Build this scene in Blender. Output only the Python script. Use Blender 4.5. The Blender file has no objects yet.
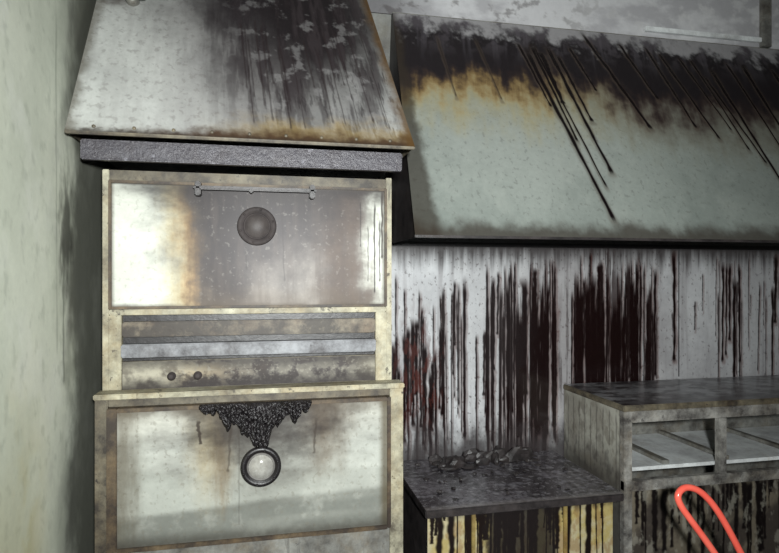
import bpy, bmesh, math, random
import numpy as np
from mathutils import Vector, Matrix
random.seed(4)
sc = bpy.context.scene

# ------------------------------------------------------------------ helpers
def lin(c):
    c = np.asarray(c, dtype=np.float32)/255.0
    return np.where(c <= .04045, c/12.92, ((c+.055)/1.055)**2.4).astype(np.float32)
def l4(c):
    r = lin(c); return (float(r[0]), float(r[1]), float(r[2]), 1)

def group(name, loc=(0,0,0)):
    e = bpy.data.objects.new(name, None); e.location = loc
    e.empty_display_size = .1
    sc.collection.objects.link(e); return e
def adopt(o, p):
    if p is not None:
        o.parent = p
        o.matrix_parent_inverse = Matrix.Translation(-Vector(p.location))
    return o
def mesh_obj(name, verts, faces, mat, parent=None, smooth=False):
    me = bpy.data.meshes.new(name); me.from_pydata([tuple(v) for v in verts], [], faces)
    me.materials.append(mat); me.update()
    if smooth:
        for p in me.polygons: p.use_smooth = True
    o = bpy.data.objects.new(name, me); sc.collection.objects.link(o)
    return adopt(o, parent)
def bm_obj(name, bm, mat, parent=None, smooth=False):
    me = bpy.data.meshes.new(name); bmesh.ops.recalc_face_normals(bm, faces=bm.faces[:])
    bm.to_mesh(me); bm.free(); me.materials.append(mat)
    if smooth:
        for p in me.polygons: p.use_smooth = True
    o = bpy.data.objects.new(name, me); sc.collection.objects.link(o)
    return adopt(o, parent)
def boxes(name, lst, mat, parent=None, bev=.002):
    bm = bmesh.new()
    for (x0,x1,y0,y1,z0,z1) in lst:
        b2 = bmesh.new(); bmesh.ops.create_cube(b2, size=1)
        for v in b2.verts:
            v.co = Vector(((x0+x1)/2+v.co.x*(x1-x0), (y0+y1)/2+v.co.y*(y1-y0), (z0+z1)/2+v.co.z*(z1-z0)))
        if bev: bmesh.ops.bevel(b2, geom=b2.edges[:], offset=bev, segments=2, affect='EDGES')
        me = bpy.data.meshes.new('t'); b2.to_mesh(me); b2.free(); bm.from_mesh(me); bpy.data.meshes.remove(me)
    return bm_obj(name, bm, mat, parent)
def box(name, x0, x1, y0, y1, z0, z1, mat, parent=None, bev=.003):
    return boxes(name,[(x0,x1,y0,y1,z0,z1)],mat,parent,bev)
def lathe(name, prof, center, mat, parent=None, seg=48):
    vs=[]; fs=[]
    for r,d in prof:
        for i in range(seg):
            a=2*math.pi*i/seg
            vs.append((center[0]+r*math.cos(a), center[1]-d, center[2]+r*math.sin(a)))
    for j in range(len(prof)-1):
        for i in range(seg):
            k=(i+1)%seg
            fs.append((j*seg+i, j*seg+k, (j+1)*seg+k, (j+1)*seg+i))
    fs.append(tuple(range((len(prof)-1)*seg, len(prof)*seg)))
    return mesh_obj(name, vs, fs, mat, parent, True)
def tube(name, pts, r, mat, parent=None, cyclic=False, kind='POLY'):
    cu = bpy.data.curves.new(name,'CURVE'); cu.dimensions='3D'
    sp = cu.splines.new('NURBS' if kind=='NURBS' else 'POLY'); sp.points.add(len(pts)-1)
    for p,q in zip(sp.points, pts): p.co=(*q,1)
    if kind=='NURBS': sp.order_u=3; sp.use_endpoint_u = not cyclic
    sp.use_cyclic_u = cyclic
    cu.bevel_depth=r; cu.bevel_resolution=5; cu.resolution_u=10; cu.use_fill_caps=True
    cu.materials.append(mat)
    o = bpy.data.objects.new(name,cu); sc.collection.objects.link(o)
    dg = bpy.context.evaluated_depsgraph_get(); me = bpy.data.meshes.new_from_object(o.evaluated_get(dg))
    bpy.data.objects.remove(o)
    for p in me.polygons: p.use_smooth=True
    o = bpy.data.objects.new(name,me); sc.collection.objects.link(o)
    return adopt(o,parent)

# ---- numpy gradient noise
_T = {}
def vn(x, y, seed):
    if seed not in _T:
        a=np.random.RandomState(seed).rand(256,256)*2*np.pi
        _T[seed]=(np.cos(a).astype(np.float32),np.sin(a).astype(np.float32))
    gx,gy=_T[seed]
    x=np.asarray(x,dtype=np.float32); y=np.asarray(y,dtype=np.float32)
    xi=np.floor(x).astype(np.int32); yi=np.floor(y).astype(np.int32)
    fx=x-xi; fy=y-yi; ux=fx*fx*fx*(fx*(fx*6-15)+10); uy=fy*fy*fy*(fy*(fy*6-15)+10)
    x0=xi&255; x1=(xi+1)&255; y0=yi&255; y1=(yi+1)&255
    a=gx[y0,x0]*fx+gy[y0,x0]*fy; b=gx[y0,x1]*(fx-1)+gy[y0,x1]*fy
    c=gx[y1,x0]*fx+gy[y1,x0]*(fy-1); d=gx[y1,x1]*(fx-1)+gy[y1,x1]*(fy-1)
    r=(a*(1-ux)+b*ux)*(1-uy)+(c*(1-ux)+d*ux)*uy
    return r*.95+.5
def fbm(x, y, seed=1, oc=6, g=.6):
    s=0; a=1; t=0
    for i in range(oc):
        s=s+a*(vn(x*2.03**i+17.3*i, y*2.03**i+5.1*i, seed+i)-.5); t+=a*a; a*=g
    return s/(t**.5)*.85+.5
def ss(a,b,x):
    t=np.clip((x-a)/(b-a),0,1); return t*t*(3-2*t)
def ell(X,Y,cx,cy,rx,ry,soft=.5,wob=0,seed=3,f=6):
    d=np.sqrt(((X-cx)/rx)**2+((Y-cy)/ry)**2)
    if wob: d=d+(fbm(X*f/abs(rx)*.3,Y*f/abs(ry)*.3,seed)-.5)*wob
    return 1-ss(1-soft,1+soft,d)
def band(x,a,b,s):
    return ss(a-s,a+s,x)*(1-ss(b-s,b+s,x))
def drips(X, Z, lst, seed=9, wig=.5):
    """lst: (x0,z0,x1,z1,halfwidth[,strength]) - runs of tar down a sheet"""
    m=np.zeros(X.shape,dtype=np.float32)
    lo=X.min(0); hi=X.max(0)
    for i,dp in enumerate(lst):
        x0,z0,x1,z1,w=dp[:5]; s=dp[5] if len(dp)>5 else 1
        a=min(x0,x1)-3*w; b=max(x0,x1)+3*w
        cols=np.where((hi>=a)&(lo<=b))[0]
        if len(cols)<1: continue
        c0,c1=cols[0],cols[-1]+1
        Xs=X[:,c0:c1]; Zs=Z[:,c0:c1]
        t=(Zs-z0)/(z1-z0+1e-9)
        cx=x0+(x1-x0)*t+(vn(t*6,np.full_like(t,i*3.7+.3),seed)-.5)*w*wig*2
        ww=w*(1.0-.45*np.clip(t,0,1))*(.75+.5*vn(t*14,np.full_like(t,i*1.3+.4),seed+1))
        ww=ww+w*.4*np.exp(-((t-.97)/.03)**2)
        k=(1-ss(.5,1.3,np.abs(Xs-cx)/np.maximum(ww,1e-5)))*ss(-.02,.10,t)*(1-ss(.97,1.01,t))
        m[:,c0:c1]=np.maximum(m[:,c0:c1],k*s)
    return m
class Pic:
    def __init__(s, shape, base, rough=.5):
        s.c=np.zeros(shape+(4,),dtype=np.float32); s.c[...,:3]=lin(base); s.c[...,3]=rough
    def mix(s, m, col, rough=None):
        m=np.clip(m,0,1)[...,None]
        s.c[...,:3]=s.c[...,:3]*(1-m)+lin(col)*m
        if rough is not None: s.c[...,3:]=s.c[...,3:]*(1-m)+rough*m

def sheet(name, TL, TR, BR, BL, nu, nv, paint, mat, parent=None):
    u=np.linspace(0,1,nu+1,dtype=np.float32)[None,:].repeat(nv+1,0); v=np.linspace(0,1,nv+1,dtype=np.float32)[:,None].repeat(nu+1,1)
    TL,TR,BR,BL=[np.array(p,np.float32) for p in (TL,TR,BR,BL)]
    P=((1-u)*(1-v))[...,None]*TL+(u*(1-v))[...,None]*TR+(u*v)[...,None]*BR+((1-u)*v)[...,None]*BL
    C=np.clip(paint(u,v,P).c,0,1)
    n=(nu+1)*(nv+1)
    me=bpy.data.meshes.new(name)
    me.vertices.add(n); me.vertices.foreach_set('co',P.reshape(-1).astype(np.float32))
    i=np.arange(nv)[:,None]*(nu+1)+np.arange(nu)[None,:]
    q=np.stack([i,i+nu+1,i+nu+2,i+1],-1).reshape(-1)
    nf=nu*nv
    me.loops.add(nf*4); me.loops.foreach_set('vertex_index',q.astype(np.int32))
    me.polygons.add(nf); me.polygons.foreach_set('loop_start',(np.arange(nf)*4).astype(np.int32))
    try: me.polygons.foreach_set('loop_total',np.full(nf,4,dtype=np.int32))
    except Exception: pass
    me.update(calc_edges=True)
    at=me.color_attributes.new('Col','FLOAT_COLOR','POINT')
    at.data.foreach_set('color',C.reshape(-1).astype(np.float32))
    me.materials.append(mat)
    o=bpy.data.objects.new(name,me); sc.collection.objects.link(o)
    return adopt(o,parent)

# ------------------------------------------------------------------ materials
def new_mat(name):
    m=bpy.data.materials.new(name); m.use_nodes=True
    nt=m.node_tree; b=nt.nodes['Principled BSDF']; return m,nt,b
def stained(name, metallic=0.0, bump=.15, grain=.25, gscale=60, spec=.4, bscale=6):
    m,nt,b=new_mat(name); N=nt.nodes; L=nt.links
    a=N.new('ShaderNodeAttribute'); a.attribute_name='Col'
    tc=N.new('ShaderNodeTexCoord')
    no=N.new('ShaderNodeTexNoise'); no.inputs['Scale'].default_value=gscale; no.inputs['Detail'].default_value=8; no.inputs['Roughness'].default_value=.7
    L.new(tc.outputs['Object'],no.inputs['Vector'])
    mr=N.new('ShaderNodeMapRange'); mr.inputs['From Min'].default_value=.3; mr.inputs['From Max'].default_value=.7
    mr.inputs['To Min'].default_value=1-grain; mr.inputs['To Max'].default_value=1+grain
    L.new(no.outputs['Fac'],mr.inputs['Value'])
    vm=N.new('ShaderNodeVectorMath'); vm.operation='SCALE'
    L.new(a.outputs['Color'],vm.inputs[0]); L.new(mr.outputs['Result'],vm.inputs['Scale'])
    L.new(vm.outputs['Vector'],b.inputs['Base Color'])
    L.new(a.outputs['Alpha'],b.inputs['Roughness'])
    b.inputs['Metallic'].default_value=metallic
    b.inputs['Specular IOR Level'].default_value=spec
    bp=N.new('ShaderNodeBump'); bp.inputs['Strength'].default_value=bump; bp.inputs['Distance'].default_value=.01
    n2=N.new('ShaderNodeTexNoise'); n2.inputs['Scale'].default_value=bscale; n2.inputs['Detail'].default_value=5
    L.new(tc.outputs['Object'],n2.inputs['Vector']); L.new(n2.outputs['Fac'],bp.inputs['Height'])
    L.new(bp.outputs['Normal'],b.inputs['Normal'])
    return m
def sooty(name, light, dark=(28,24,26), amt=.5, rust=(150,115,50), rustamt=.3, scale=7, streak=.5, rough=.55, metallic=0.0, soft=.2, maxd=.9, speck=.0, bump=.2):
    m,nt,b=new_mat(name); N=nt.nodes; L=nt.links
    tc=N.new('ShaderNodeTexCoord')
    def noise(sc_, mp, det=10, lo=.4, hi=.6, hiout=1.0):
        mpn=N.new('ShaderNodeMapping'); mpn.inputs['Scale'].default_value=mp
        L.new(tc.outputs['Object'],mpn.inputs['Vector'])
        n=N.new('ShaderNodeTexNoise'); n.inputs['Scale'].default_value=sc_; n.inputs['Detail'].default_value=det
        n.inputs['Roughness'].default_value=.72
        L.new(mpn.outputs['Vector'],n.inputs['Vector'])
        r=N.new('ShaderNodeMapRange'); r.inputs['From Min'].default_value=lo; r.inputs['From Max'].default_value=hi
        r.inputs['To Max'].default_value=hiout
        L.new(n.outputs['Fac'],r.inputs['Value']); return r.outputs['Result'],n
    def mxm(a,b_):
        mx=N.new('ShaderNodeMath'); mx.operation='MAXIMUM'; L.new(a,mx.inputs[0]); L.new(b_,mx.inputs[1]); return mx.outputs[0]
    th=.72-.44*amt
    s1,n1=noise(scale,(1,1,1),10,th-soft,th+soft,maxd)
    out=s1
    if streak>0:
        s2,_=noise(scale*.8,(6,6,.7),7,.70-.22*streak-.08,.70-.22*streak+.12,maxd); out=mxm(out,s2)
    if speck>0:
        s3,_=noise(scale*5,(1,1,.8),8,.68-.2*speck,.74-.2*speck,maxd); out=mxm(out,s3)
    r1,_=noise(scale*.8,(1.3,1,1.1),8,.72-.35*rustamt-.15,.72-.35*rustamt+.2)
    m1=N.new('ShaderNodeMix'); m1.data_type='RGBA'; m1.inputs[6].default_value=l4(light); m1.inputs[7].default_value=l4(rust); L.new(r1,m1.inputs[0])
    m2=N.new('ShaderNodeMix'); m2.data_type='RGBA'; L.new(m1.outputs[2],m2.inputs[6]); m2.inputs[7].default_value=l4(dark); L.new(out,m2.inputs[0])
    L.new(m2.outputs[2],b.inputs['Base Color'])
    b.inputs['Roughness'].default_value=rough; b.inputs['Metallic'].default_value=metallic
    bp=N.new('ShaderNodeBump'); bp.inputs['Strength'].default_value=bump; bp.inputs['Distance'].default_value=.01
    L.new(n1.outputs['Fac'],bp.inputs['Height']); L.new(bp.outputs['Normal'],b.inputs['Normal'])
    return m
M_metal=stained('stained_steel',metallic=.12,bump=.10,grain=.08,gscale=45,spec=.65)
M_door=stained('smoked_door_steel',metallic=.12,bump=.08,grain=.07,gscale=60,spec=.3,bscale=3)
M_plaster=stained('stained_plaster',0,.12,.05,40,.25,14)
M_cream=sooty('sooty_cream_enamel',(192,188,164),(54,46,38),.42,(140,118,76),.45,7,.5,soft=.16,speck=.55)
M_frame=sooty('sooty_oven_frame',(132,124,104),(32,27,26),.62,(96,78,50),.45,8,.5,soft=.16,speck=.5)
M_dark=sooty('black_char',(70,64,64),(18,15,16),.70,(60,48,36),.2,14,.2,rough=.45)
M_band=sooty('charred_purple_steel',(158,158,168),(36,31,37),.80,(84,70,62),.4,18,.2,rough=.35,metallic=.1,soft=.05,bump=.6)
M_grey=sooty('sooty_grey_steel',(150,150,144),(40,36,36),.48,(116,98,68),.3,8,.4,rough=.45,metallic=.1,soft=.18,speck=.4)
M_black=sooty('soot_black',(34,30,32),(11,10,11),.6,(40,30,25),.1,20,0,rough=.4)
M_yel=sooty('heat_yellowed_enamel',(160,142,84),(26,20,18),.42,(130,86,38),.45,9,.6)
M_white=sooty('sooty_white_shelf',(228,232,232),(110,106,108),.26,(160,152,138),.1,6,0,soft=.2)
M_wallp=sooty('smoked_wall',(150,152,148),(50,45,48),.5,(120,110,85),.2,3,0,rough=.9)
M_floor=sooty('burnt_tile_floor',(95,92,86),(22,19,18),.62,(80,65,45),.3,4,0,rough=.6)
M_glass=sooty('sooted_dial_glass',(186,186,180),(92,88,84),.42,(130,124,112),.3,12,0,rough=.15,soft=.25,bump=.0)
M_red,nt,b=new_mat('red_rubber_grip')
n=nt.nodes.new('ShaderNodeTexNoise'); n.inputs['Scale'].default_value=30
r=nt.nodes.new('ShaderNodeMix'); r.data_type='RGBA'; r.inputs[6].default_value=l4((218,66,54)); r.inputs[7].default_value=l4((240,118,100))
nt.links.new(n.outputs['Fac'],r.inputs[0]); nt.links.new(r.outputs[2],b.inputs['Base Color']); b.inputs['Roughness'].default_value=.2

# ------------------------------------------------------------------ room
XL,XR,YB,YF,ZC=-.64,3.4,2.8,-1.6,3.12
box('floor',XL-.1,XR+.1,YF,YB+.1,-.1,0,M_floor,bev=0)
box('ceiling',XL-.1,XR+.1,YF,YB+.1,ZC,ZC+.1,M_wallp,bev=0)
box('wall_back',XL-.1,XR+.1,YB,YB+.1,0,ZC,M_wallp,bev=0)
box('wall_right',XR,XR+.1,YF,YB,0,ZC,M_wallp,bev=0)
def p_left(u,v,P):
    Y=P[...,1]; Z=P[...,2]; s=Pic(u.shape,(212,216,200),.7)
    n=fbm(Y*2.2,Z*1.2,21); n2=fbm(Y*4,Z*3,31); n3=fbm(Y*20,Z*16,41)
    s.mix(ss(.3,.8,n)*.5,(184,190,174)); s.mix(ss(.45,.9,n2)*.35,(230,232,224))
    s.mix(ss(.6,.9,n3)*.3,(146,152,138))
    s.mix(ss(1.35,.6,Z+.3*(n-.5))*ss(2.0,1.6,Y)*(.35+.6*ss(.3,.65,n2)),(182,168,98))
    s.mix(ss(1.88,2.10,Y+.15*(n2-.5))*ss(.3,.6,n+.1)*.6,(138,142,130))
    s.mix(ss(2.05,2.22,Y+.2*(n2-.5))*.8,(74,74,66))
    s.mix(ell(Y,Z,2.08,1.6,.06,.16,.6,1.0,7)*.8,(40,38,36))
    s.mix(drips(Y,Z,[(1.98,2.3,1.99,1.2,.008,.3),(2.05,1.6,2.05,1.1,.012,.5)]),(70,72,64))
    return s
sheet('wall_left',(XL,YF,ZC),(XL,YB,ZC),(XL,YB,0),(XL,YF,0),700,300,p_left,M_plaster)

# ------------------------------------------------------------------ splashback with tar runs
rs=np.random.RandomState(7)
def p_splash(u,v,P):
    X=P[...,0]; Z=P[...,2]; s=Pic(u.shape,(206,208,210),.32)
    n=fbm(X*2.5,Z*2,61); n2=fbm(X*12,Z*9,71); st=fbm(X*24,Z*1.2,81,5); sf=fbm(X*90,Z*3,86,4); sp_=fbm(X*60,Z*40,88,4)
    s.mix(ss(.3,.8,n)*.5,(168,168,170)); s.mix(ss(.5,.85,n2)*.25,(220,221,221))
    s.mix(ss(.5,.95,st)*.4,(130,124,126)); s.mix(ss(.76,.84,sp_)*.6,(70,58,58))
    s.mix(ell(X,Z,1.66,1.12,.52,.48,.8,.4,5)*.6,(98,86,86))
    s.mix(ss(1.9,2.6,X+.3*(n-.5))*.45,(118,115,118))
    s.mix(ss(1.46,1.60,Z+.10*(st-.5))*.9,(42,35,35))
    L=[]
    def run(k,xa,xb,ta,tb,la,lb,wa,wb,sa=.6):
        for i in range(k):
            x=xa+(xb-xa)*rs.rand(); top=ta+(tb-ta)*rs.rand()
            L.append((x,top,x+.004*rs.randn(),top-la-(lb-la)*rs.rand(),wa+(wb-wa)*rs.rand()**2,sa+(1-sa)*rs.rand()))
    run(44,1.10,1.50,1.56,1.15,.3,.98,.004,.013,.95)
    run(56,1.54,2.06,1.58,1.12,.3,.98,.004,.014,.95)
    run(20,1.20,1.47,1.46,1.22,.6,.98,.010,.019,1)
    run(26,1.54,1.96,1.48,1.25,.6,.98,.012,.021,1)
    run(24,.60,.95,1.48,.90,.2,.75,.004,.011,.9)
    run(18,.60,.90,1.25,.90,.35,.65,.007,.014,1)
    run(16,.92,1.2,1.52,1.0,.3,.9,.004,.010,.95)
    run(24,2.0,3.1,1.58,1.2,.1,.6,.003,.007,.7)
    run(14,2.5,3.0,1.6,1.4,.4,.8,.007,.015,1)
    L.extend([(2.19,1.60,2.19,.98,.012,1),(2.07,1.50,2.07,.90,.010,1),(1.93,1.45,1.93,.85,.016,1),(.98,1.45,.98,.62,.010,1),(1.10,1.3,1.10,.65,.009,1)])
    LL=[(a+.007,b_,c+.007,d-.02,w*1.5,.5*q) for a,b_,c,d,w,q in L]
    s.mix(drips(X,Z,LL),(92,52,42),.25)
    reg=np.maximum(ell(X,Z,1.35,1.02,.12,.46,.35,.6,12),ell(X,Z,1.74,1.05,.21,.48,.35,.6,13))
    s.mix(reg*ss(.48,.62,st+.25*(sf-.5))*.8,(42,24,23),.18)
    s.mix(drips(X,Z,L,wig=.3),(24,12,12),.12)
    s.mix(ell(X,Z,.74,.96,.09,.24,.8,.9,15)*ss(.48,.64,fbm(X*30,Z*8,91))*.7,(80,34,27),.3)
    s.mix(ell(X,Z,.70,.62,.2,.16,.6,.9,16)*ss(.45,.6,st)*.6,(34,22,22),.3)
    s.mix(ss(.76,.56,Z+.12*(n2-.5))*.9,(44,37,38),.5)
    return s
sp=group('splashback',(1.7,2.79,0))
sheet('face',(.45,2.788,1.80),(3.2,2.788,1.80),(3.2,2.788,.0),(.45,2.788,.0),1150,600,p_splash,M_metal,sp)
boxes('backing',[(.45,3.2,2.789,2.797,0,1.80)],M_dark,sp,0)
boxes('seams',[(2.215,2.218,2.783,2.789,.9,1.62),(.45,3.2,2.782,2.789,1.60,1.622)],M_black,sp,0)

# ------------------------------------------------------------------ large canopy hood (right)
def hoodR(u,v,P):
    X=P[...,0]; w=v; s=Pic(u.shape,(142,149,143),.38)
    n=fbm(X*2,w*2.2,101); n2=fbm(X*9,w*9,111); st=fbm(X*18+w*3,w*1.6,121,5); n3=fbm(X*50,w*50,131,4)
    s.mix(ss(.3,.8,n)*.6,(114,122,117)); s.mix(ss(.5,.9,n2)*.25,(160,165,158))
    s.mix(ell(X,w,1.1,.62,.45,.28,.9,.3,8)*.45,(168,173,167))
    s.mix(ss(.70,.85,n3)*.35,(90,90,87)); s.mix(ss(1.5,2.5,X)*.3,(94,99,96))
    e=w+.13*(n-.5)+.11*(n2-.5)+.08*(st-.5)
    edge=.32+.08*ss(1.4,2.1,X)
    s.mix(ss(edge+.30,edge+.0,e)*(.3+.6*ss(1.9,1.2,X)),(164,152,108))
    s.mix(ss(edge+.14,edge+.02,e)*.65*ss(2.1,1.0,X),(158,120,60))
    s.mix(ss(edge+.28,edge-.04,e)*ss(1.1,1.9,X)*.85,(82,77,75))
    s.mix(ss(edge+.11,edge-.03,e),(60,46,41),.5)
    s.mix(ss(edge+.05,edge-.07,e)*.97,(30,25,29),.4)
    s.mix(ss(.5,.75,st)*ss(.28,.05,w)*.45,(92,88,94))
    s.mix(ss(.5,.75,n2)*ss(.24,.02,w)*.5,(104,98,104))
    s.mix(ss(.10,.0,w+.20*(n2-.5))*.9,(170,168,170))
    Dn=[(1.25,.12,1.434,.94,.013),(1.375,.10,1.50,.74,.012),(1.42,.15,1.49,.50,.010),(1.33,.14,1.37,.42,.014),
        (1.60,.0,1.794,.52,.012),(1.80,.05,1.90,.36,.009),(2.02,.08,2.155,.55,.009),(2.13,.1,2.25,.5,.007),(2.30,.15,2.40,.78,.011),
        (2.42,.1,2.50,.6,.008),(2.52,.1,2.6,.85,.010),(.80,.1,.84,.42,.006,.5),(1.0,.1,1.06,.42,.006,.5),(2.7,.1,2.8,.9,.010),(1.50,.1,1.57,.34,.009),
        (1.22,.1,1.30,.44,.008),(1.29,.1,1.38,.60,.009),(2.2,.1,2.30,.60,.007),(1.95,.05,2.05,.5,.009),(2.24,.2,2.36,.66,.008),(1.30,.1,1.45,.80,.007)]
    s.mix(drips(X,w,[(a,b_,c,d+.02,q[0]*2.0,.45) for a,b_,c,d,*q in Dn],wig=.25),(84,72,62))
    s.mix(drips(X,w,Dn,wig=.25),(18,12,14),.15)
    s.mix(ss(.92,.99,w+.05*(n2-.5))*.85,(58,51,45))
    s.mix(ss(.64,.59,X-.04*w+.04*(n2-.5))*.8,(50,42,34))
    return s
hr=group('canopy_exhaust_hood',(1.8,2.4,2.1))
sheet('sloping_face',(.60,2.75,2.73),(3.2,2.75,2.73),(3.2,2.15,1.61),(.557,2.15,1.61),1000,420,hoodR,M_metal,hr)
box('front_lip',.557,3.2,2.150,2.168,1.600,1.611,M_dark,hr,.002)
mesh_obj('left_cheek',[(.557,2.152,1.60),(.60,2.752,2.73),(.60,2.775,2.73),(.56,2.775,1.60),(.562,2.17,1.60)],[(0,1,2,3,4)],M_dark,hr)
boxes('top_flange',[(.60,3.2,2.752,2.776,2.722,2.736)],M_grey,hr)
def p_up(u,v,P):
    X=P[...,0]; Z=P[...,2]; s=Pic(u.shape,(192,192,194),.8)
    n=fbm(X*2.4,Z*5,201); n2=fbm(X*9,Z*12,211)
    s.mix(ss(.35,.7,n)*.5,(138,136,140)); s.mix(ss(.5,.8,n2)*.5,(206,206,206)); s.mix(ss(.9,.55,X)*.7,(50,46,50))
    s.mix(ss(.55,.8,n2)*.6*ss(2.2,1.2,X),(70,64,66)); return s
pl=group('wall_cladding',(1.9,2.79,2.9))
sheet('face',(.1,2.79,3.11),(3.39,2.79,3.11),(3.39,2.79,2.742),(.1,2.79,2.742),600,80,p_up,M_plaster,pl)
boxes('backing',[(.1,3.39,2.791,2.797,2.742,3.11)],M_dark,pl,0)
tr=group('wall_trunking',(2.6,2.78,2.95))
boxes('channel',[(2.74,2.80,2.76,2.788,2.75,3.11)],M_grey,tr,.003)
boxes('lower_channel',[(2.0,2.74,2.765,2.788,2.775,2.80)],M_white,tr,.003)

# ------------------------------------------------------------------ left hood over the oven
hl=group('oven_extraction_hood',(-.05,2.3,2.4))
def hoodL(u,v,P):
    w=(v-.45)/.55
    s=Pic(u.shape,(190,192,188),.45)
    n=fbm(u*3,w*2.4,301); n2=fbm(u*11,w*8,311); n3=fbm(u*44,w*30,321,4); st=fbm(u*26,w*2.2,331,5); sf=fbm(u*60,w*6,341,4)
    s.mix(ss(.3,.8,n)*.5,(160,162,160)); s.mix(ss(.5,.9,n2)*.35,(206,208,204)); s.mix(ss(.62,.82,n3)*.4,(118,114,110))
    s.mix(ss(.35,.7,st)*.2,(148,146,144))
    s.mix(ell(u,w,.62,.15,.38,.95,.9,.5,17,4)*.8,(112,107,108))
    s.mix(ell(u,w,.57,.30,.17,.80,.7,.7,27,4)*(.6+.4*ss(.36,.62,st))*.9,(46,41,43),.4)
    s.mix(ell(u,w,.60,-.1,.32,.52,.7,.7,39,4)*.95,(36,31,34),.4)
    s.mix(ell(u,w,.80,.0,.24,.62,.8,.6,37,4),(31,27,29),.4)
    s.mix(ell(u,w,.84,.1,.18,.80,.8,.7,38,4)*(.2+.8*ss(.35,.6,st))*.85,(40,34,36),.4)
    s.mix(ss(.48,.75,st)*ss(.35,.6,u)*ss(1.05,.6,w)*.45,(60,54,56))
    s.mix(ss(.62,.82,n2)*ss(.35,.6,u)*.4,(136,134,134))
    s.mix(ss(.66,.80,sf)*ss(.45,.6,u)*.5,(32,27,29))
    s.mix(ss(.82,.99,w+.12*(n2-.5))*ss(.3,.6,u)*.75,(140,120,76)); s.mix(ss(.92,1,w+.08*(n2-.5))*ss(-.1,.4,u)*.95,(66,48,34))
    s.mix(ss(.97,1,w+.02*(n3-.5))*.8,(52,42,34))
    s.mix(ss(.955,1.0,u+.03*(n2-.5))*.85,(84,62,34)); s.mix(ss(.04,.0,u+.03*(n2-.5))*.7,(94,88,76))
    s.mix(ell(u,w,.06,.1,.05,.06,.8,.6,61)*.8,(70,60,56))
    r3=np.random.RandomState(21)
    s.mix(drips(u,w,[(q,.1+.3*r3.rand(),q+.01,.55+.42*r3.rand(),.002+.003*r3.rand(),.6) for q in .48+.46*r3.rand(20)],wig=.3),(40,32,33))
    return s
sheet('front_plate',(-.60,2.666,3.09),(.34,2.666,3.09),(.518,2.0,1.911),(-.622,2.0,1.911),460,620,hoodL,M_door,hl)
mesh_obj('right_cheek',[(.518,2.002,1.911),(.34,2.668,3.09),(.34,2.795,3.09),(.518,2.795,1.911)],[(0,1,2,3)],M_frame,hl)
mesh_obj('left_cheek',[(-.622,2.002,1.911),(-.60,2.668,3.09),(-.60,2.795,3.09),(-.622,2.795,1.911)],[(0,1,2,3)],M_frame,hl)
boxes('rolled_rim',[(-.622,.518,1.996,2.012,1.902,1.912)],M_frame,hl,.003)
for i in range(9):
    t=(i+.5)/9; x=-.60+1.09*t
    lathe('rivet_%d'%(i+1),[(.006,-.006),(.006,.002),(.003,.004)],(x,2.010,1.930),M_frame,hl,14)
boxes('grease_channel',[(-.60,.49,2.08,2.11,1.838,1.905)],M_band,hl,.004)
boxes('underside',[(-.60,.50,2.115,2.79,1.895,1.903)],M_black,hl,0)
tube('hook',[(-.50,2.32,2.50),(-.49,2.27,2.49),(-.46,2.25,2.465),(-.43,2.25,2.47)],.008,M_dark,hl,kind='NURBS')
lathe('bolt',[(0.022,-.05),(.022,.0),(.016,.01),(.003,.012)],(-.485,2.285,2.475),M_grey,hl,20)

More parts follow.
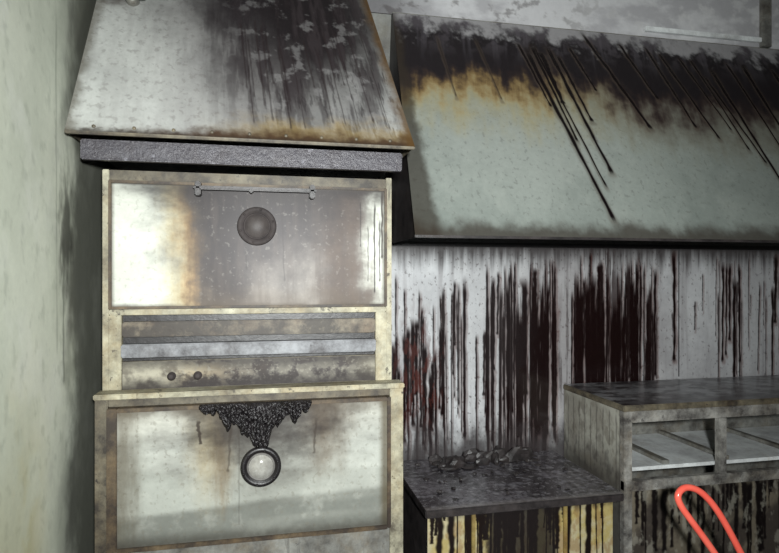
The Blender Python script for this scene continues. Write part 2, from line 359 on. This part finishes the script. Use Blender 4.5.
# ------------------------------------------------------------------ deck oven
ov=group('double_deck_oven',(-.04,2.45,0))
boxes('body',[(-.565,.47,2.225,2.77,1.03,1.83),(-.565,.50,2.15,2.77,.36,1.03)],M_dark,ov,.004)
boxes('legs',[(-.55,-.50,2.18,2.23,0,.36),(.43,.48,2.18,2.23,0,.36),(-.55,-.50,2.70,2.75,0,.36),(.43,.48,2.70,2.75,0,.36)],M_dark,ov)
boxes('upper_posts',[(-.560,-.538,2.19,2.23,1.03,1.825),(.452,.474,2.19,2.23,1.03,1.83)],M_cream,ov,.002)
boxes('upper_header',[(-.538,.452,2.195,2.23,1.79,1.825)],M_frame,ov,.002)
boxes('upper_sill',[(-.538,.452,2.185,2.23,1.314,1.334)],M_cream,ov,.003)
def doorU(u,v,P):
    s=Pic(u.shape,(198,200,190),.46)
    n=fbm(u*2.2,v*1.4,401); n2=fbm(u*9,v*5,411); st=fbm(u*28,v*1.6,421,5); n3=fbm(u*50,v*24,431,4)
    s.mix(ss(.3,.8,n)*.4,(172,173,164)); s.mix(ss(.5,.9,n2)*.25,(208,209,202)); s.mix(ss(.70,.84,n3)*.3,(134,130,120))
    uu=u+.06*(n-.5)+.05*(n2-.5)+.03*(st-.5)-.05*(v-.5)
    s.mix(band(uu,.19,.34,.06)*.65,(194,176,126)); s.mix(band(uu,.25,.33,.04)*.75*ss(-.2,.3,v),(156,114,58))
    c=band(uu+.05*(v-.5),.31,.93,.05)
    s.mix(c*.97,(106,99,95))
    s.mix(band(uu,.52,.76,.12)*ss(.35,1.0,v)*.7,(150,145,138))
    s.mix(band(uu+.06*(v-.5),.74,.90,.07)*.8,(72,57,47)); s.mix(band(uu,.30,.45,.06)*.92,(46,38,35))
    s.mix(ell(u,v,.52,.20,.28,.70,.7,.7,19)*.92,(42,37,39))
    s.mix(ell(u,v,.48,-.05,.38,.34,.7,.7,20)*.9,(33,28,30))
    s.mix(ss(.42,.85,st)*c*.35,(68,60,57)); s.mix(ss(.72,.88,n3)*c*.2,(140,136,130))
    s.mix(ss(.22,.0,v+.14*(n2-.5))*ss(.10,.35,u)*.85,(38,33,33))
    s.mix(ss(.78,1.,v+.12*(n2-.5))*band(uu,.2,.9,.1)*.5,(78,67,55))
    s.mix(drips(u,v,[(.955,.1,.955,.9,.004,.9),(.975,.25,.975,.8,.004,.8),(.90,.1,.90,.5,.003,.7),(.93,.3,.93,.8,.003,.6),(.985,.0,.985,.6,.005,.9),(.60,.1,.61,.8,.004,.5),(.47,.1,.47,.7,.004,.5)]),(40,34,34))
    s.mix(ss(.975,.997,u)*.8,(60,52,44)); s.mix(ss(.02,.002,u)*.8,(70,62,50)); s.mix(ss(.03,.01,v),(50,44,40)); s.mix(ss(.96,1,v+.02*(n2-.5))*.8,(66,56,44))
    return s
sheet('upper_door_face',(-.532,2.176,1.782),(.448,2.176,1.782),(.448,2.176,1.340),(-.532,2.176,1.340),520,260,doorU,M_door,ov)
box('upper_door_slab',-.534,.450,2.178,2.222,1.338,1.784,M_frame,ov,.002)
M_edge=sooty('burnt_door_edging',(112,96,72),(36,29,26),.64,(90,68,40),.5,10,0,soft=.15)
boxes('upper_door_edging',[(-.536,-.526,2.168,2.180,1.336,1.786),(.442,.452,2.168,2.180,1.336,1.786),(-.526,.442,2.168,2.180,1.776,1.786),(-.526,.442,2.168,2.180,1.336,1.345)],M_edge,ov,.002)
boxes('upper_handle',[(-.25,.18,2.125,2.140,1.756,1.770),(-.245,-.225,2.125,2.178,1.735,1.785),(.155,.175,2.125,2.178,1.735,1.785),(-.06,-.045,2.13,2.178,1.75,1.772)],M_dark,ov,.004)
def gauge(n,c,mring,minner,mglass,R):
    lathe(n+'_ring',[(R,0),(R,.014),(R*.95,.020),(R*.78,.020),(R*.70,.010)],c,mring,ov)
    lathe(n+'_bezel',[(R*.70,.0),(R*.70,.012),(R*.66,.015),(R*.62,.015),(R*.60,.010)],c,minner,ov)
    lathe(n+'_dial',[(R*.60,.0),(R*.60,.010),(R*.05,.011)],c,mglass,ov)
    for k in range(6):
        a=k*math.pi/3+.3
        lathe(n+'_screw_%d'%(k+1),[(R*.06,.018),(R*.06,.024),(R*.02,.026)],(c[0]+R*.86*math.cos(a),c[1],c[2]+R*.86*math.sin(a)),mring,ov,12)
M_ringU=sooty('smoked_ring',(70,63,62),(34,29,30),.6,(64,54,47),.2,16,0,soft=.2,rough=.8)
M_glassU=sooty('blackened_dial_glass',(84,78,76),(48,43,43),.5,(70,62,56),.2,14,0,soft=.2,rough=.6)
gauge('upper_porthole',(-.033,2.176,1.633),M_ringU,M_ringU,M_glassU,.070)
boxes('control_recess',[(-.498,.411,2.215,2.226,1.149,1.314)],M_black,ov,0)
boxes('control_stiles',[(-.538,-.498,2.19,2.225,1.05,1.314),(.411,.452,2.19,2.225,1.05,1.314)],M_cream,ov,.002)
M_bar=sooty('scorched_bar',(156,146,126),(34,28,26),.64,(92,68,46),.55,7,0,soft=.12,speck=.5)
boxes('control_bar_upper',[(-.496,.409,2.185,2.222,1.236,1.290)],M_bar,ov,.004)
M_blue=sooty('blued_flat_bar',(146,148,152),(48,44,47),.54,(104,98,92),.2,8,0,soft=.12,speck=.4)
boxes('control_bar_lower',[(-.496,.409,2.170,2.222,1.165,1.212)],M_blue,ov,.004)
def ctl(u,v,P):
    s=Pic(u.shape,(172,167,150),.5); n=fbm(u*5,v*1,501); n2=fbm(u*12,v*1.6,511); n3=fbm(u*60,v*7,521,4)
    s.mix(ell(u,v,.34,.6,.12,.6,.9,.6,3)*.5,(144,118,76)); s.mix(band(u+.1*(n2-.5),.30,.97,.10)*(.7+.3*ss(.35,.65,n2)),(70,66,66))
    s.mix(band(u+.1*(n-.5),.20,.52,.08)*ss(.3,.7,n2)*.85,(44,34,31)); s.mix(ss(.40,.8,n2)*.6,(62,54,48))
    s.mix(ss(.62,.8,n3)*.5,(150,146,134)); s.mix(ss(.30,1,v+.3*(n2-.5))*.9,(36,30,29)); s.mix(ss(.5,0,v+.3*(n2-.5))*.75,(40,35,34)); return s
sheet('control_face',(-.496,2.196,1.147),(.409,2.196,1.147),(.409,2.196,1.052),(-.496,2.196,1.052),400,60,ctl,M_door,ov)
boxes('control_plate',[(-.497,.410,2.198,2.225,1.050,1.149)],M_frame,ov,0)
for i,x in enumerate((-.331,-.2415)):
    lathe('knob_%d'%(i+1),[(.015,-.002),(.015,.01),(.010,.012),(.010,.02),(.004,.022)],(x,2.196,1.093),M_ringU,ov,24)
boxes('lower_top_ledge',[(-.568,.505,2.105,2.19,1.034,1.052)],M_cream,ov,.003)
boxes('lower_posts',[(-.566,-.525,2.118,2.16,.36,1.034)],M_frame,ov,.003)
boxes('lower_right_post',[(.452,.503,2.118,2.16,.36,1.034)],M_cream,ov,.003)
boxes('lower_header',[(-.525,.452,2.125,2.16,1.006,1.034)],M_frame,ov,.002)
def doorL(u,v,P):
    s=Pic(u.shape,(190,193,185),.42)
    n=fbm(u*2.4,v*1.6,601); n2=fbm(u*9,v*5,611); hb=fbm(u*.8,v*4,631,3); n3=fbm(u*50,v*24,641,4)
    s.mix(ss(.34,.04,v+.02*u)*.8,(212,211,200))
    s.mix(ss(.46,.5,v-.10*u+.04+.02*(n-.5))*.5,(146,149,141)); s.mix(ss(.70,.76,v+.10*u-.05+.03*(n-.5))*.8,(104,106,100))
    s.mix(ss(.45,.7,hb)*.3,(156,157,149)); s.mix(ss(.5,.9,n2)*.2,(206,207,198)); s.mix(ss(.68,.84,n3)*.35,(120,116,104))
    s.mix(ell(u,v,.33,.20,.07,.36,1.,.6,23)*.65,(156,136,90)); s.mix(ell(u,v,.75,.15,.08,.32,1.,.6,24)*.8,(96,78,56)); s.mix(ell(u,v,.37,.42,.03,.25,1.,.8,25)*.6,(104,82,54))
    s.mix(ell(u,v,.49,.04,.36,.36,.9,.9,29)*.85,(56,48,45)); s.mix(ell(u,v,.52,.10,.22,.26,.6,1.0,30)*.7,(36,30,30)); s.mix(ss(.12,.0,v+.08*(n2-.5))*.7,(70,60,48))
    s.mix(ell(u,v,.53,.52,.12,.22,1.,.4,35)*.55,(80,76,70)); s.mix(ell(u,v,.02,.4,.05,.6,.9,.6,33)*.7,(84,74,56))
    s.mix(ss(.96,.99,u)*.8,(80,70,50)); s.mix(drips(u,v,[(.28,.1,.29,.28,.008,.9),(.72,.12,.71,.4,.006,.6),(.43,.1,.43,.9,.004,.3),(.40,.1,.39,.5,.006,.5)]),(50,42,36))
    s.mix(ss(.88,1,v+.06*(n2-.5))*.75,(56,52,46)); return s
sheet('lower_door_face',(-.492,2.096,1.0),(.436,2.096,1.0),(.436,2.096,.533),(-.492,2.096,.533),520,280,doorL,M_door,ov)
box('lower_door_slab',-.494,.438,2.098,2.15,.531,1.002,M_frame,ov,.002)
boxes('lower_door_edging',[(-.522,-.490,2.088,2.15,.525,1.006),(.436,.450,2.088,2.15,.525,1.006),(-.49,.436,2.088,2.15,.992,1.006),(-.49,.436,2.088,2.15,.520,.535)],M_edge,ov,.002)
M_bez=sooty('dull_bezel',(120,118,114),(54,50,50),.5,(100,92,82),.2,16,0,soft=.2)
gauge('lower_porthole',(-.018,2.096,.782),M_black,M_bez,M_glass,.070)
boxes('lower_panel',[(-.522,.452,2.125,2.16,.37,.51)],M_grey,ov,.004)
# charred, blistered insulation bulging out above the lower door: a continuous lumpy sheet with a torn lower edge
def char_mass(name,x0,x1,ztop,y,seed,mat,parent,depth):
    rr=np.random.RandomState(seed); nx,nz=150,36; bm=bmesh.new()
    t=np.linspace(0,1,nx+1)
    lo=fbm((t*4.5)[None,:],np.full((1,nx+1),.5),seed,3)[0]; hi=fbm((t*16)[None,:],np.full((1,nx+1),3.5),seed+20,3)[0]
    env=np.minimum(1,np.minimum(t*9,(1-t)*9))
    mid=np.exp(-((t-.50)/.17)**2)
    L=depth*env*np.clip(.50+1.1*(lo-.5)+.55*(hi-.5)+.62*mid,.12,1.5)
    T,F=np.meshgrid(t,np.linspace(0,1,nz+1))
    bl=fbm(T*22,F*7,seed+5,5); bl2=fbm(T*60,F*18,seed+9,3)
    bulge=.008+.030*np.sin(np.pi*np.clip(F*.96+.02,0,1))**.7*(.5+1.4*np.abs(bl-.5)*2+.25*bl2)
    V=[[bm.verts.new((x0+(x1-x0)*t[i]+.004*(bl2[j,i]-.5),y-bulge[j,i],ztop-L[i]*F[j,i])) for i in range(nx+1)] for j in range(nz+1)]
    for j in range(nz):
        for i in range(nx):
            bm.faces.new((V[j][i],V[j][i+1],V[j+1][i+1],V[j+1][i]))
    o=bm_obj(name,bm,mat,parent,True); md=o.modifiers.new('s','SOLIDIFY'); md.thickness=.004; return o
M_char=sooty('blistered_char',(46,42,44),(14,12,13),.6,(34,27,25),.2,30,0,rough=.35,bump=.6)
char_mass('charred_gasket',-.22,.155,1.008,2.093,15,M_char,ov,.105)

pc=group('burnt_conduit',(.53,2.5,1))
tube('pipe',[(.535,2.6,.0),(.535,2.6,1.88)],.022,M_dark,pc)
boxes('brackets',[(.505,.565,2.60,2.63,1.2,1.23),(.505,.565,2.60,2.63,.7,.73)],M_dark,pc)

# ------------------------------------------------------------------ low burner table
lt=group('low_stockpot_stove',(1.02,2.45,0))
def p_top(u,v,P):
    X=P[...,0]; Y=P[...,1]; s=Pic(u.shape,(92,88,93),.26)
    n=fbm(X*4,Y*5,701); n2=fbm(X*14,Y*16,711); n3=fbm(X*40,Y*44,721,4)
    s.mix(ss(.35,.7,n)*.8,(40,36,39)); s.mix(ss(.5,.85,n2)*.55,(126,124,131)); s.mix(ss(.66,.84,n3)*.5,(156,154,157))
    s.mix(ss(.45,.25,n3)*.6,(18,15,17)); s.mix(ss(2.20,2.15,Y)*.5,(130,124,121)); return s
sheet('top_face',(.60,2.76,.5505),(1.45,2.76,.5505),(1.45,2.15,.5505),(.60,2.15,.5505),320,240,p_top,M_metal,lt)
box('top_slab',.598,1.452,2.148,2.765,.518,.55,M_dark,lt,.004)
def p_apron(u,v,P):
    X=P[...,0]; Z=P[...,2]; s=Pic(u.shape,(172,156,102),.5); n=fbm(X*5,Z*5,801); n2=fbm(X*18,Z*10,811)
    s.mix(ss(.35,.65,n)*.6,(184,178,154)); s.mix(ss(.5,.75,n2)*.5,(132,94,48))
    r2=np.random.RandomState(3)
    s.mix(drips(X,Z,[(x,.53,x+.004*r2.randn(),.5-.38*r2.rand(),.004+.016*r2.rand()**2) for x in .62+.78*r2.rand(70)],wig=.3),(26,18,16),.3)
    s.mix(band(X+.05*(n2-.5),.86,1.18,.03)*.93,(30,25,25)); s.mix(ss(.47,.52,Z+.03*(n2-.5)),(26,22,22)); return s
sheet('apron_face',(.62,2.198,.516),(1.43,2.198,.516),(1.43,2.198,.12),(.62,2.198,.12),420,200,p_apron,M_metal,lt)
boxes('carcass',[(.62,1.43,2.20,2.74,.10,.516)],M_dark,lt)
boxes('feet',[(.63,.67,2.21,2.25,0,.10),(1.38,1.42,2.21,2.25,0,.10),(.63,.67,2.69,2.73,0,.10),(1.38,1.42,2.69,2.73,0,.10)],M_dark,lt)
boxes('stile',[(.80,.815,2.185,2.198,.12,.515),(1.20,1.215,2.185,2.198,.12,.515)],M_yel,lt,.002)

def lumps(name, items, mat, parent=None, seed=1):
    rr=random.Random(seed); bm=bmesh.new()
    for (x,y,z,sx,sy,sz) in items:
        r=bmesh.ops.create_icosphere(bm,subdivisions=2,radius=1)
        rot=rr.random()*3.1
        for v in r['verts']:
            k=1+.35*(rr.random()-.5); a=v.co*k
            ax=a.x*math.cos(rot)*sx-a.y*math.sin(rot)*sx; ay=a.x*math.sin(rot)*sy+a.y*math.cos(rot)*sy
            v.co=Vector((x+ax,y+ay,max(z-sz*.6,z+a.z*sz)))
    return bm_obj(name,bm,mat,parent)
rr=random.Random(11)
it=[]
for i in range(44):
    sz=.008+.035*rr.random()**1.5; it.append((.78+.5*rr.random(),2.54+.18*rr.random()**.6,.552+sz*.6,.012+.04*rr.random(),.01+.02*rr.random(),sz))
for i in range(30):
    sz=.003+.005*rr.random(); it.append((.64+.74*rr.random(),2.2+.5*rr.random(),.552+sz*.6,.006+.012*rr.random(),.006+.01*rr.random(),sz))
lumps('charred_debris',it,M_dark,None,5)

# ------------------------------------------------------------------ steel worktable with shelf on the right
wt=group('steel_work_table',(2.3,2.5,0))
X0,X1=1.52,3.15; Yf,Yb=2.25,2.770
M_rail=sooty('sooty_rail',(162,160,154),(38,33,33),.56,(108,92,68),.3,8,.4,soft=.13,speck=.5)
def p_wt(u,v,P):
    X=P[...,0]; Y=P[...,1]; s=Pic(u.shape,(136,136,139),.30); n=fbm(X*3,Y*5,901); n2=fbm(X*12,Y*16,911)
    s.mix(ss(.35,.7,n)*.75,(82,78,80)); s.mix(ss(.5,.8,n2)*.45,(166,166,168)); s.mix(ss(.48,.68,fbm(X*9,Y*14,921))*.8,(42,36,38))
    s.mix(ss(2.42,2.27,Y+.08*(n2-.5))*.7,(52,46,47)); return s
sheet('top_face',(X0,Yb,.8895),(X1,Yb,.8895),(X1,Yf,.8895),(X0,Yf,.8895),420,160,p_wt,M_metal,wt)
box('top_slab',X0-.004,X1,Yf-.004,Yb+.003,.862,.889,M_frame,wt,.004)
def p_side(u,v,P):
    Y=P[...,1]; Z=P[...,2]; s=Pic(u.shape,(172,171,160),.45); n=fbm(Y*5,Z*4,931); n2=fbm(Y*16,Z*9,941)
    s.mix(ss(.3,.7,n)*.6,(126,121,111)); s.mix(ss(.5,.8,n2)*.5,(88,80,68)); s.mix(ss(.72,.5,Z+.25*(n2-.5))*.8,(50,44,42))
    s.mix(drips(Y,Z,[(2.3+.45*q,.85,2.3+.45*q,.4+.3*((q*7)%1),.006,.5) for q in np.linspace(.02,.95,9)]),(50,42,40)); return s
sheet('left_end_face',(X0,Yb,.861),(X0,Yf+.035,.861),(X0,Yf+.035,.10),(X0,Yb,.10),200,240,p_side,M_metal,wt)
boxes('left_end_board',[(X0+.002,X0+.02,Yf+.035,Yb,.10,.861)],M_dark,wt,0)
boxes('back_board',[(X0+.02,X1,Yb-.012,Yb,.10,.861)],M_grey,wt,0)
boxes('posts',[(X0,X0+.04,Yf,Yf+.035,0,.862),(2.00,2.04,Yf,Yf+.03,.54,.81),(3.10,3.14,Yf,Yf+.035,0,.862),(X0,X0+.04,Yb-.05,Yb-.013,0,.10),(3.10,3.14,Yb-.05,Yb-.013,0,.10)],M_rail,wt,.003)
boxes('rails',[(X0+.04,3.10,Yf,Yf+.03,.812,.862),(X0-.0,3.10,Yf-.006,Yf+.03,.515,.56)],M_rail,wt,.003)
box('shelf_board',X0+.021,3.13,Yf+.032,Yb-.014,.590,.606,M_white,wt,.002)
boxes('shelf_bearers',[(1.74,1.775,Yf+.04,Yb-.02,.607,.625),(2.06,2.09,Yf+.04,Yb-.02,.607,.625),(2.45,2.48,Yf+.04,Yb-.02,.607,.625)],M_grey,wt,.002)
box('bottom_shelf',X0+.021,3.13,Yf+.05,Yb-.014,.20,.22,M_grey,wt,.002)
def p_lf(u,v,P):
    X=P[...,0]; Z=P[...,2]; s=Pic(u.shape,(110,102,88),.5); n2=fbm(X*16,Z*9,951); r2=np.random.RandomState(8)
    s.mix(ss(.3,.6,fbm(X*4,Z*3,961))*.85,(50,43,41))
    s.mix(drips(X,Z,[(x,.52,x,.45-.35*r2.rand(),.005+.014*r2.rand()) for x in 1.58+1.5*r2.rand(80)],wig=.3),(22,17,17),.3)
    s.mix(ss(.6,.8,n2)*.5,(154,150,138)); return s
sheet('lower_front_panel',(X0+.04,Yf+.02,.515),(3.10,Yf+.02,.515),(3.10,Yf+.02,.12),(X0+.04,Yf+.02,.12),420,120,p_lf,M_metal,wt)

lumps('crumpled_metal_scrap',[(1.60,2.05,.02,.10,.07,.028),(1.70,2.08,.03,.07,.06,.045),(1.52,2.0,.012,.05,.04,.018)],M_grey,None,9)

# ------------------------------------------------------------------ red handled bolt cutter
DX,DZ=.165,-.120
bc=group('bolt_cutter',(1.25+DX,1.6,0))
M_steel=sooty('tool_steel',(110,112,115),(30,28,28),.4,(90,60,40),.2,20,0,rough=.35,metallic=.7)
loop=[(1.500,1.70,.50),(1.455,1.72,.60),(1.398,1.74,.72),(1.356,1.752,.785),(1.312,1.76,.826),(1.262,1.765,.838),(1.228,1.762,.812),(1.238,1.755,.775),(1.280,1.742,.715),(1.345,1.722,.62),(1.42,1.70,.50)]
loop=[(a+DX,b_,c+DZ) for a,b_,c in loop]
tube('grip_loop',loop,.0115,M_red,bc,kind='NURBS')
tube('arm_right',[(1.500+DX,1.70,.385),(1.505+DX,1.69,.22),(1.475+DX,1.69,.12)],.010,M_steel,bc)
tube('arm_left',[(1.42+DX,1.70,.385),(1.42+DX,1.69,.22),(1.44+DX,1.69,.12)],.010,M_steel,bc)
boxes('jaws',[(1.43+DX,1.45+DX,1.68,1.70,.0,.10),(1.455+DX,1.475+DX,1.68,1.70,.0,.10),(1.42+DX,1.485+DX,1.675,1.705,.10,.14)],M_steel,bc,.004)

# ------------------------------------------------------------------ light : a hand torch / camera flash in the dark room
d=bpy.data.lights.new('torch_light','SPOT'); d.energy=480; d.color=(.97,1.0,.985); d.shadow_soft_size=.06; d.spot_size=math.radians(106); d.spot_blend=1.0
o=bpy.data.objects.new('torch_light',d); o.location=(.10,-.30,1.60)
o.rotation_euler=(Vector((.50,2.2,1.45))-Vector(o.location)).to_track_quat('-Z','Y').to_euler(); sc.collection.objects.link(o)
w=bpy.data.worlds.new('World'); sc.world=w; w.use_nodes=True
w.node_tree.nodes['Background'].inputs[0].default_value=(.88,.96,.96,1)
w.node_tree.nodes['Background'].inputs[1].default_value=.25

cam=bpy.data.cameras.new('camera'); co=bpy.data.objects.new('camera',cam); sc.collection.objects.link(co)
cam.sensor_width=36; cam.lens=580/779*36
co.location=(0,0,1.45); co.rotation_euler=(math.radians(90),0,math.radians(-12)); cam.clip_start=.01
sc.camera=co
sc.view_settings.view_transform='Standard'
